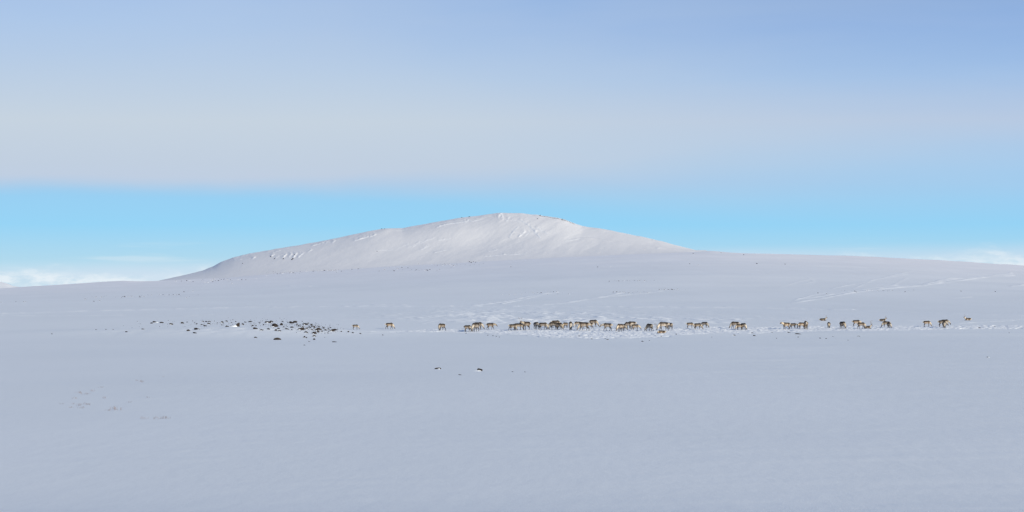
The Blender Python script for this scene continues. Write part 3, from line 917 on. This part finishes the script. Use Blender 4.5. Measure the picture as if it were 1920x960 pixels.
# photo column of the body centre, row of the hooves, row of the back, heading (0 right, 180 left, -90 towards the camera, 90 away)
HERD = [
 (666.5, 617.8, 608.8, 8, 'graze', 0, 'leftmost reindeer of the herd, head down, just right of the dark rocks'),
 (730.5, 617.2, 605.6, 4, 'graze_stride', 0, 'lone brown reindeer grazing to the right, second from the left end of the herd'),
 (828, 620.2, 607, -128, 'graze_splay', 0, 'lone reindeer with a pale rump and splayed legs, third from the left end'),
 (877, 622, 610, -38, 'graze', 0, 'grazing tan reindeer left of a pair, head down to the right'),
 (891.5, 622, 606, -112, 'graze', 0, 'pale reindeer grazing towards the camera in front of a darker one'),
 (897, 618, 604.6, -18, 'graze', 0, 'reindeer grazing to the right behind the pale one that faces the camera'),
 (920, 618, 606, -4, 'walk', 0, 'reindeer walking right alone with lowered head, before the first dense group'),
 (961, 620, 608, 20, 'graze_stride', 0, 'small sandy reindeer at the left end of a group of three'),
 (972, 619, 606.4, -12, 'graze', 0, 'dark backed reindeer grazing in the middle of a group of three'),
 (986.5, 619, 603, -130, 'stand', 0.8, 'antlered reindeer with raised head and pale chest at the right of a group of three'),
 (1005.5, 617.5, 604.2, -55, 'browse', 0, 'grey reindeer nibbling downwards at the left end of the densest cluster'),
 (1018.5, 618.2, 605.2, 2, 'graze_stride', 0, 'dark backed reindeer grazing nose to nose with a bigger one facing left'),
 (1037, 618, 604.5, 176, 'graze_stride', 0, 'big brown reindeer grazing left, nose to nose with a dark backed one'),
 (1042, 615, 601.2, 8, 'graze', 0, 'reindeer whose dark back shows above the big brown one facing left'),
 (1049, 618.6, 605.6, -48, 'graze', 0, 'reindeer bending down to the right at the right flank of the big brown one'),
 (1060, 615.4, 605, -125, 'graze', 0, 'small dark reindeer seen nearly end on, standing in a gap of the cluster'),
 (1070, 619, 603.2, -88, 'graze', 0, 'grey reindeer grazing straight towards the camera, head between its legs'),
 (1083.5, 614, 603.2, 184, 'graze', 0, 'reindeer with yellowish flank behind, grazing left, next to the one facing the camera'),
 (1095, 620.2, 604.2, 188, 'graze_stride', 0, 'big light bellied reindeer grazing left in front of the cluster'),
 (1105, 616.8, 605, 172, 'browse_step', 0, 'dark rumped reindeer half hidden behind the big light bellied one'),
 (1113, 612.6, 600, -6, 'graze', 0, 'reindeer standing farthest back, grazing right above the cluster'),
 (1139, 620.3, 606.4, 180, 'walk', 0.55, 'broad reindeer walking left with its head held out low, alone in a gap'),
 (1163, 621.4, 607.6, -140, 'graze', 0.5, 'pale reindeer grazing towards the front left at the left of a tight group'),
 (1168, 619.4, 608, -20, 'graze_turn', 0, 'cream necked reindeer grazing right, close behind a pale one'),
 (1178, 617.2, 604.4, 160, 'graze_stride', 0, 'very dark reindeer in the middle of a tight group of five'),
 (1184.5, 616, 603, 200, 'browse', 0, 'brown reindeer standing at the back of a tight group of five'),
 (1191.5, 620, 608.4, -10, 'browse_step', 0, 'small reindeer grazing right at the right end of a tight group of five'),
 (1218, 621, 607.4, 118, 'graze_splay', 0.5, 'lone reindeer seen from behind between the tight group and the largest bull'),
 (1244, 620, 604, 190, 'graze_stride', 0.95, 'large antlered reindeer grazing left above a reindeer lying on the snow'),
 (1256.5, 617.6, 605.6, 130, 'graze', 0, 'reindeer partly hidden behind the hindquarters of the large antlered one'),
 (1240.5, 625.4, 619, 188, 'lie_down', 0, 'reindeer lying curled on the snow at the feet of the large antlered one'),
 (1294, 615.4, 605, -12, 'graze', 0, 'small dark reindeer grazing right, left one of three in a row'),
 (1308.5, 618, 606.3, -4, 'graze', 0, 'dark backed reindeer in the middle of three in a row, heads down to the right'),
 (1321.5, 614.6, 604, -16, 'graze', 0, 'reindeer with reddish flank, right one of three in a row'),
 (1378, 616.2, 603.4, 184, 'graze_stride', 0, 'long pale reindeer grazing left at the back of a group of three'),
 (1386.5, 619, 608, 186, 'graze', 0, 'light brown reindeer grazing left in front of the long pale one'),
 (1394, 618.8, 606.2, -50, 'graze', 0, 'dark reindeer bending down to the right, right one of a group of three'),
 (1474, 618, 605, 196, 'stand', 0, 'reindeer holding its head level and looking left, left end of a row of four'),
 (1487, 616.6, 606.2, -2, 'walk', 0, 'brown reindeer walking right, second in a row of four'),
 (1503, 616.6, 604.8, 192, 'graze', 0, 'reindeer grazing left, third in a row of four'),
 (1511, 617.6, 602.4, 96, 'graze', 0, 'reddish reindeer seen from straight behind at the right end of a row of four'),
 (1543, 602, 596, -4, 'lie_up', 0.7, 'antlered reindeer lying with raised head behind the herd, left one of three resting'),
 (1554, 615.4, 604.2, -118, 'graze_turn', 0, 'slim reindeer grazing towards the camera below a resting one'),
 (1580, 616.6, 603.2, -52, 'graze', 0, 'grey reindeer bending down to the right, alone between two groups'),
 (1606, 612, 600.4, -14, 'browse', 0, 'dark backed reindeer behind the one next to the wide antlered bull'),
 (1615, 616.4, 604.8, -4, 'graze_stride', 0, 'tan reindeer grazing right, its head beside the wide antlered bull'),
 (1627, 616.2, 610, -14, 'lie_up', 1.25, 'wide antlered bull lying low on the snow beside a tan reindeer'),
 (1655, 602.6, 598, 4, 'lie_up', 0.6, 'reindeer lying with raised head directly above a dark pair'),
 (1661.5, 614.4, 602.8, 194, 'graze', 0, 'dark reindeer grazing left, larger of a pair near the right end'),
 (1667, 615, 605, -80, 'graze', 0, 'grey reindeer facing the camera, smaller of a pair near the right end'),
 (1738, 612.4, 601.6, -6, 'graze', 0, 'lone dark reindeer grazing right, second to last group from the right'),
 (1767, 612.6, 600.6, -8, 'browse', 0, 'dark reindeer at the left of the last group of three'),
 (1770.5, 615.2, 602.6, -84, 'graze', 0, 'pale necked reindeer grazing towards the camera in the last group'),
 (1772, 610.6, 599.4, -14, 'browse', 0, 'reindeer at the back of the last group, its head showing to the right'),
 (1815, 600.8, 595, 186, 'lie_up', 0.7, 'rightmost reindeer, lying with raised head and facing left behind the herd'),
]
for h in HERD:
    reindeer(*h)


# ------------------------------------------------------------------ rocks
def rock_mesh(seed, sub=2):
    rs = random.Random(seed)
    bm = bmesh.new()
    bmesh.ops.create_icosphere(bm, subdivisions=sub, radius=0.5)
    # split off flat faces, as frost does
    planes = [(Vector((rs.gauss(0, 1), rs.gauss(0, 1), rs.gauss(0.2, 0.7))).normalized(), rs.uniform(0.26, 0.42)) for _ in range(9)]
    for vt in bm.verts:
        for n, d in planes:
            k = vt.co.dot(n)
            if k > d: vt.co -= n * (k - d)
        vt.co += Vector((rs.gauss(0, 1), rs.gauss(0, 1), rs.gauss(0, 1))) * 0.016
    me = bpy.data.meshes.new('rock')
    bm.to_mesh(me); bm.free()
    me.materials.append(M_ROCK)
    return me


def drift_mesh(seed):
    """snow banked up on the windward left of a rock, tapering away"""
    n1_, n2_ = 18, 9
    a = np.linspace(-1, 1, n1_)[None, :]; b = np.linspace(-1, 1, n2_)[:, None]
    A = a + b * 0; B = b + a * 0
    wid = np.sqrt(np.clip(1 - A ** 2, 0, 1)) * (0.55 + 0.45 * (A + 1) / 2) + 0.05
    prof = np.clip((A + 1) / 1.7, 0, 1) ** 1.5 * np.clip((1 - A) / 0.3, 0, 1) ** 0.6
    Z = prof * (np.clip(1 - B ** 2, 0, 1)) * 1.0 + 0.06 * fbm(A * 3 + seed, B * 3, seed, 2) - 0.08
    co = np.stack([A, B * wid, Z], -1).reshape(-1, 3)
    me = mesh_np('snow_drift', co, grid_faces(n2_, n1_))
    me.materials.append(M_SNOW)
    return me


ROCKS = [rock_mesh(k) for k in range(10)]
PEB = [rock_mesh(50 + k, 1) for k in range(6)]
DRIFTS = [drift_mesh(k) for k in range(3)]
rr_ = random.Random(5)


def rock(u, v, w, h, label, group, drift=None, small=False):
    p, y = locate(u, v + h * 0.3)
    k = y / F
    me = rr_.choice(PEB if small else ROCKS)
    root = bpy.data.objects.new('rock', me)
    COL.objects.link(root)
    W_, H_ = w * k * 1.4, h * k * 1.45
    root.location = (p.x, p.y, p.z + H_ * 0.12)
    root.rotation_euler = (rr_.uniform(-.15, .15), rr_.uniform(0.05, .35), rr_.uniform(-.5, .5) + rr_.choice((0, math.pi)) * 0)
    root.scale = (W_, min(W_, max(H_, W_ * 0.6)), H_)
    tag(root, label, 'rock', group)
    if not small and u < 660:
        root.scale = [q * 1.2 for q in root.scale]
    if drift:
        # drift = (length px, height px, offset px)
        d = obj('snow_drift', rr_.choice(DRIFTS), None, root)
        L, Hh, off = drift
        M = Matrix.Translation((p.x + off * k, p.y - 0.12 * W_, p.z - 0.02)) @ Matrix.Diagonal((L * k / 2, max(0.7 * L * k / 2, W_ * 0.6), Hh * k * 0.5, 1))
        bpy.context.view_layer.update()
        d.matrix_parent_inverse = root.matrix_world.inverted()
        d.matrix_basis = M
    return root


G_ST = 'rocks of the low stony rise left of the herd'
BIG = [
 (821, 691, 11, 4.0, 'dark curved rock edge over a small white drift on the open foreground snow', (11, 5, -1)),
 (900, 694, 9, 6.0, 'dark angular rock at the right end of a long white drift on the foreground snow', (34, 6, -13)),
 (863, 703, 7, 1.4, 'flat sliver of stone just showing in the snow below two larger foreground rocks', None),
 (446, 610, 6, 8.0, 'tall dark rock leaning over a pointed white snow bank', (24, 8, -12)),
 (515, 611, 9, 6.5, 'large brown rock in the middle of the stony rise, snow banked to its left', (14, 5, -6)),
 (503, 604.5, 9, 3.5, 'long dark rock on the crest just above the large brown one', (10, 4, -4)),
 (547, 605, 7, 4.0, 'dark rock on the crest, left one of two lying together', None),
 (554, 604, 7, 4.0, 'dark rock on the crest, right one of two lying together', None),
 (520, 636, 9, 4.5, 'single dark rock lowest down in front of the stony rise', None),
 (565, 617, 9, 5.5, 'slanting dark rock half way down the right side of the rise', (10, 4, -6)),
 (590, 624.5, 8, 5.5, 'blocky dark rock low on the right side of the rise', (10, 4, -5)),
 (573, 608, 8, 4.0, 'broad brown rock near the crest at the right of the rise', (8, 4, -4)),
 (623, 619.5, 7, 5.0, 'dark rock at the right foot of the rise with a thin snow ridge', (8, 4, -4)),
 (631, 618.2, 6, 1.6, 'thin slab lying right beside the rock at the foot of the rise', None),
 (370, 617, 8, 3.5, 'curved dark rock left of the pointed snow bank', (8, 3, 0)),
 (353, 620, 5, 3.0, 'squat rock left of the curved dark rock', None),
 (366, 624.5, 7, 1.8, 'flat dark stone below the curved dark rock', None),
 (291, 604, 8, 3.2, 'largest rock of the small heap at the left end of the crest', (18, 3.5, -2)),
 (303, 605, 6, 2.2, 'flat rock at the right of the small heap on the crest', None),
 (284, 606, 4, 2.0, 'small rock at the left of the small heap on the crest', None),
 (322, 608, 6, 2.6, 'oval dark rock just right of the small heap', (8, 2.5, -4)),
 (479, 616, 6, 3.0, 'slanted stone below the crest, left of the large brown rock', None),
 (528, 608.5, 4, 4.5, 'upright stone right of the large brown rock', None),
 (597, 617, 5, 4.5, 'stone standing right above the blocky dark rock', None),
 (539, 617, 6, 2.0, 'flat stone between the large brown rock and the slanting one', None),
 (1497, 626, 10, 1.8, 'long low dark slab below the row of four reindeer', None),
 (1480, 623.4, 6, 1.5, 'short dark slab just left of the long low one', None),
 (1837, 614.8, 5, 1.5, 'dark stone in the trodden strip right of the last standing group', None),
 (1415, 629.4, 5, 1.8, 'dark stone low right of the group with the long pale reindeer', None),
 (1377, 628.5, 4, 1.8, 'dark stone under the long pale reindeer with a white drift to its left', (12, 2, -6)),
 (1610, 630.5, 5, 1.5, 'pale banked stone below the wide antlered bull', (14, 1.8, -5)),
 (1205, 640, 4, 2.0, 'dark stone in front of the trodden snow, below the tight group', None),
 (1853, 670, 5, 1.4, 'stone tip at the end of a small white ridge at the far right foreground', (12, 3, -3)),
]
for u, v, w, h, lab, dr in BIG:
    rock(u, v, w, h, lab, G_ST if (v < 640 and u < 660) else 'scattered dark rocks on the open snow', dr)

MID = [(343,605.5,5,2.6),(351,604,2,1.5),(369,607,3,1.5),(378,608.5,3,1.5),(380,602.5,3,2),(387,603,4,1.5),(393,603,4,2),(392,607,5,2),(385,611,6,1.8),
 (408,605.5,2,1.5),(416,604,4,3),(424,602,4,2),(425,612,5,2),(442,603,2,2),(455,608,3,3),(470,603,5,2),(487,604.5,3,1),(474,610.5,3,2),(480,610.5,2,2),
 (494,609,2,2),(490,618.5,5,2),(504,617,4,2),(480,633,5,2),(509,603,5,3),(518,619,4,3),(524,620.5,5,2),(523,616,4,2),(548,613.5,5,2),(540,604.5,2,1.5),
 (584,609,3,3),(575,616,3,3),(587,612,6,2),(590,614,3,2),(594,619,5,3),(596,622,4,3),(574,623,5,3),(584,618,3,2),(590,630,5,3),(571,632,3,3),(575,633,2,2),
 (589,636,3,3),(607,615,3,1.5),(615,617,3,2),(602,618,3,1.5),(615,624,2,1.5),(640,621.5,2,2),(653,622,3,2.4),(627,641,6,1.4),(580,640.5,3,1),(571,647,3,1),
 (237,622,4,1.8),(268,617,4,1.5),(560,611,3,2),(568,613,3,2),(580,614,4,2),(604,621,3,2),(611,619,3,2),(547,618,2,1.6),(557,608,3,2),(532,613,2,2),
 (662,624,3,1.5),(676,625.5,3,1.5),(598,612,3,1.6),(605,613,2,1.4),(620,614.5,3,1.4),(530,603,3,1.6),(578,606.5,3,2),(460,604,3,1.5),(434,605,2,1.4)]
ORD = ['first', 'second', 'third', 'fourth', 'fifth', 'sixth', 'seventh', 'eighth', 'ninth', 'tenth', 'eleventh', 'twelfth', 'thirteenth', 'fourteenth',
       'fifteenth', 'sixteenth', 'seventeenth', 'eighteenth', 'nineteenth', 'twentieth', 'twenty-first', 'twenty-second', 'twenty-third', 'twenty-fourth',
       'twenty-fifth', 'twenty-sixth', 'twenty-seventh', 'twenty-eighth', 'twenty-ninth', 'thirtieth', 'thirty-first', 'thirty-second', 'thirty-third',
       'thirty-fourth', 'thirty-fifth']


def by_order(items, what, where):
    """label per item: its order from the left within a named row"""
    items = sorted(items)
    return [(it, (ORD[i] + ' ' + what + ' from the left ' + where).strip()) for i, it in enumerate(items)]


SHORT = {821: None, 900: None, 863: None, 446: 'the tall leaning rock', 515: 'the large brown rock', 503: 'the long crest rock', 547: 'the twin crest rocks', 554: None,
         520: 'the lowest single rock', 565: 'the slanting half way rock', 590: 'the blocky low rock', 573: 'the broad brown crest rock', 623: 'the rock at the right foot',
         370: 'the curved dark rock', 353: 'the squat rock', 366: None, 291: 'the small rock heap', 322: 'the oval rock beside the heap', 479: 'the slanted mid stone',
         528: 'the upright stone', 597: None}
keyed = {}
for u, v, w, h in MID:
    b = min((q for q in BIG if SHORT.get(q[0])), key=lambda q: math.hypot(q[0] - u, 2.0 * (q[1] - v)))
    du, dv = u - b[0], v - b[1]
    side_ = ('right of' if du > 0 else 'left of') if abs(du) > 1.6 * abs(dv) else ('below' if dv > 0 else 'above')
    keyed.setdefault((b[0], side_), []).append((math.hypot(du, dv), u, v, w, h))
NTH = ['nearest', 'second nearest', 'third nearest', 'fourth nearest', 'fifth nearest', 'sixth nearest', 'seventh nearest', 'eighth nearest', 'ninth nearest', 'tenth nearest', 'eleventh nearest', 'twelfth nearest']
for (bu, side_), L in keyed.items():
    for i, (q, u, v, w, h) in enumerate(sorted(L)):
        lab = ('only small dark rock ' if len(L) == 1 else NTH[i] + ' small dark rock ') + side_ + ' ' + SHORT[bu]
        dr = (w * 2.0, max(1.5, h * 0.9), -w * 0.7) if (w >= 3 and h >= 2 and rr_.random() < 0.65) else None
        rock(u, v, w * (1.4 if w >= 3 else 1.15), h * 1.35, lab, G_ST, dr, True)

NEARH = [(97,626,3,1.5),(180,618,4,1),(199,617.5,4,1),(212,617.5,3,1),(718,628,3,1.6),(874,624.6,2,1.6),(931,630.5,3,1.6),(936,632,3,1),(915,628.6,4,.8),
 (1086,630,4,1.6),(1099,632.5,3,1.2),(1140,636.5,5,1.4),(1135,635,3,1),(1110,635.6,5,1),(1229,629.5,3,1),(1268,626.5,3,1.4),(1411,624,4,1),(1448,623.5,3,1),
 (1497,632,3,1.6),(1538,634.5,4,1.6),(1549,635.2,3,1.4),(1562,631,3,1),(1865,612.8,4,1.2),(1892,624,3,.8),(961,697,4,1.2),(984,697.5,3,1),(1070,631.5,3,1),
 (1218,638.5,3,.9),(1240,630.4,3,.8),(1335,632,2,.9),(1456,634.5,2,1),(1590,638,2,.9),(925,629.6,4,.8)]
for (u, v, w, h), lab in by_order(NEARH, 'tiny dark stone tip', 'along the front of the herd'):
    rock(u, v, w, h, lab, 'tiny stones in front of the herd', None, True)

FARR = [(384,529),(362,528),(395,526),(402,523.5),(404,526.5),(415,524),(420,523.5),(426,523.5),(432,524.5),(447,524.5),(453,524.5),(461,524.5),(481,522.5),
 (435,531),(330,527),(340,527),(350,526),(356,526),(390,529.5),(399,528),(410,526),(398,525),
 (500,517),(520,513.5),(525,513),(530,512.5),(546,511),(550,511.5),(563,509.5),(575,509),(587,508.5),(604,506.6),(608,507),(616,507),(622,507),(627,507.4),(632,508),(640,508.5),(597,508),
 (711,508),(722,505.5),(754,501.5),(739,508),(781,506),(797,507),(806,505.5),(802,507),(843,495.5),(851,498),(836,496),(846,497),(881,491),(884,492),(888,490.5),(892,491.5),(898,490),(958,500),
 (830,497),(820,497.5),(765,502),(745,504),(672,504),(660,505),
 (176,565),(180,557),(190,557),(234,556),(240,556),(247,556),(284,553),(300,552),(306,552),(312,554),(317,553),(336,552),(345,547),(362,545.5),(350,558),(3,567),(30,566),(45,566),(48,566),
 (270,556),(262,556.5),(330,553),(325,552),(187,564),(160,561),
 (942,552),(955,552.5),(965,551.5),(978,552),(1000,549),(1008,549.4),(1015,549),(1027,548),(1038,547.5),(1044,548),(1067,551.5),(1150,547.4),(1156,547.2),(1163,547.4),(1170,548),(1180,549),
 (1200,548.5),(1215,549),(1236,542.5),(1246,543),(1253,543),(1260,542.5),(1270,542),(1170,526),(1190,525.5),(1198,526),(1142,527),(1121,500.5),(1293,494.5),(1310,497),(1160,526.5),(1208,526.4),
 (1603,546),(1628,544),(1635,544.4),(1645,545),(1656,545),(1672,545),(1697,547),(1534,549.5),(1802,546),(1866,546.5),(1419,494),(1472,495),(1550,551),(1606,548),
 (1145,500),(1208,467.6),(1352,474),(1394,477.6)]
ROWS_ = [('in the stony patch at the left hill foot', lambda u, v: u < 490 and 515 < v < 535),
         ('on the stony ridge under the left slope', lambda u, v: 490 <= u < 665 and v < 520),
         ('in the sparse row below mid hill', lambda u, v: 665 <= u < 820 and v < 512),
         ('in the short row under the hill top', lambda u, v: 820 <= u < 1000 and v < 512),
         ('on the plain at the far left', lambda u, v: u < 210 and v > 540),
         ('in the stony line on the left plain', lambda u, v: 210 <= u < 400 and v > 540),
         ('on the rise above the centre of the herd', lambda u, v: 930 <= u < 1100 and v > 540),
         ('on the low rise at the right of centre', lambda u, v: 1100 <= u < 1290 and v > 535),
         ('in the high thin row right of centre', lambda u, v: 1100 <= u < 1290 and 515 < v < 535),
         ('in the line across the right slope', lambda u, v: u >= 1500 and v > 535),
         ('near the ridge right of the hill', lambda u, v: True)]
buckets = {}
for u, v in FARR:
    for wh, test in ROWS_:
        if test(u, v):
            buckets.setdefault(wh, []).append((u, v)); break
for wh, L in buckets.items():
    for (u, v), lab in by_order(L, 'stone', wh):
        w = rr_.choice((1.6, 2.0, 2.4, 2.8, 3.4)); h = rr_.choice((0.9, 1.2, 1.5))
        rock(u, v, w, h, lab, 'far stones ' + wh, (w * 2.2, 1.6, -w * 0.6) if rr_.random() < 0.55 else None, True)
HILLR = [(508,481,2,2),(515,485,2,2),(531,485,2.4,2.4),(549,485,3,2.4),(552,477.5,2,2),(547,486.5,3,2),(716,429,2,1.6),(721,429,2,1.6),(866,407.4,3,1),(880,406.4,3,1.6),
 (1013,403.5,2,1.6),(1054,411,2,1.6),(1008,410,2,1.4),(707,471,1.6,1.4),(455,494,2,1.4),(1300,475,2,1.2)]
for (u, v, w, h), lab in by_order(HILLR, 'dark outcrop', 'on the snowy hill'):
    rock(u, v, w, h, lab, 'outcrops on the hill', None, True)
for k in range(22):
    t = k / 21
    u = 1012 + 64 * t
    rock(u, np.interp(u, _hu, _hv) + 1.2 + rr_.uniform(-.3, .8), rr_.uniform(2, 4), rr_.uniform(.5, 1.1),
         ORD[k] + ' bare stone from the left on the crest right of the top', 'bare stones along the hill crest', None, True)


# fine gravel-like stones round the rocky patches: nobody could count them
def gravel(name, spots, n, wmin, wmax, seed):
    rs = random.Random(seed)
    V, Fc = [], []
    for k in range(n):
        u0, v0, du, dv = rs.choice(spots)
        u, v = rs.gauss(u0, du), rs.gauss(v0, dv)
        p, y = locate(u, v)
        w = rs.uniform(wmin, wmax) * y / F
        i = len(V)
        a0 = rs.uniform(0, 6.28)
        for j in range(4):
            a = a0 + j * 1.57 + rs.uniform(-.4, .4)
            V.append((p.x + math.cos(a) * w * rs.uniform(.4, .6), p.y + math.sin(a) * w * rs.uniform(.4, .6), p.z - 0.05))
        V.append((p.x + rs.uniform(-.2, .2) * w, p.y, p.z + w * rs.uniform(.2, .5)))
        for j in range(4):
            Fc.append((i + j, i + (j + 1) % 4, i + 4))
    me = bpy.data.meshes.new(name)
    me.from_pydata(V, [], Fc)
    o = obj(name, me, M_ROCK)
    tag(o, kind='stuff')
    return o


o = gravel('rubble', [(350, 608, 50, 3), (440, 606, 40, 3), (540, 610, 30, 4), (590, 618, 20, 5), (620, 620, 16, 3), (580, 612, 18, 4), (560, 610, 26, 5), (590, 617, 22, 5), (500, 607, 30, 4)], 800, 0.9, 3.0, 3)
tag(o, 'small dark stones strewn between the rocks of the low rise', 'stones')
o = gravel('far_rubble', [(405, 525, 22, 2), (540, 512, 22, 1.2), (610, 507.5, 16, 1), (790, 505, 40, 2), (850, 496, 25, 1.5), (300, 554, 45, 1.6), (200, 557, 25, 1),
                          (1020, 550, 30, 1), (1180, 548, 22, 1), (1255, 543, 12, .6), (1640, 545, 30, .6), (1180, 526, 22, .5)], 330, 0.8, 1.8, 4)
tag(o, 'faint dark stone specks strewn along the far snowy rises', 'stones')


# ------------------------------------------------------------------ dry grass tips in the left foreground
def tuft_mesh(seed):
    rs = random.Random(seed)
    bm = bmesh.new()
    for k in range(9):
        bx, by = rs.gauss(0, .10), rs.gauss(0, .06)
        lx, ly = rs.gauss(0.03, .05), rs.gauss(0, .04)
        hh = rs.uniform(.05, .13)
        tube(bm, [(bx, by, -.03), (bx + lx * .5, by + ly * .5, hh * .6), (bx + lx * 1.4, by + ly, hh)], [.004, .0035, .0015], 3)
    me = bpy.data.meshes.new('grass_tuft')
    bm.to_mesh(me); bm.free()
    me.materials.append(M_GRASS)
    return me


TUFT = [tuft_mesh(k) for k in range(4)]
TUFTS = [(146,737,1.3),(151,738,.8),(159,740,1),(167,739,.7),(172,734,1),(188,727,.9),(258,714,.8),(263,716,1.2),(268,717,1),(140,748,1),(117,758,.7),
                (136,758,.7),(148,761,1.1),(158,759,1),(162,759,1),(167,760,.7),(150,766,1.2),(131,765,.8),(195,747,1),(212,768,1.6),(218,769,1.5),(202,770,1),
                (273,786,1.2),(294,786,1.2),(306,785,1.3),(314,785,.8),(240,755,.8),(278,746,.7),(306,707,.6)]
for (u, v, s), lab in by_order(TUFTS, 'tuft of dry grass tips', 'in the left foreground snow'):
    p, y = locate(u, v)
    o = bpy.data.objects.new('grass_tuft', rr_.choice(TUFT))
    COL.objects.link(o)
    o.location = p
    o.rotation_euler = (0, 0, rr_.uniform(0, 6))
    o.scale = (s, s, s)
    tag(o, lab, 'grass tuft', 'grass tips in the left foreground')
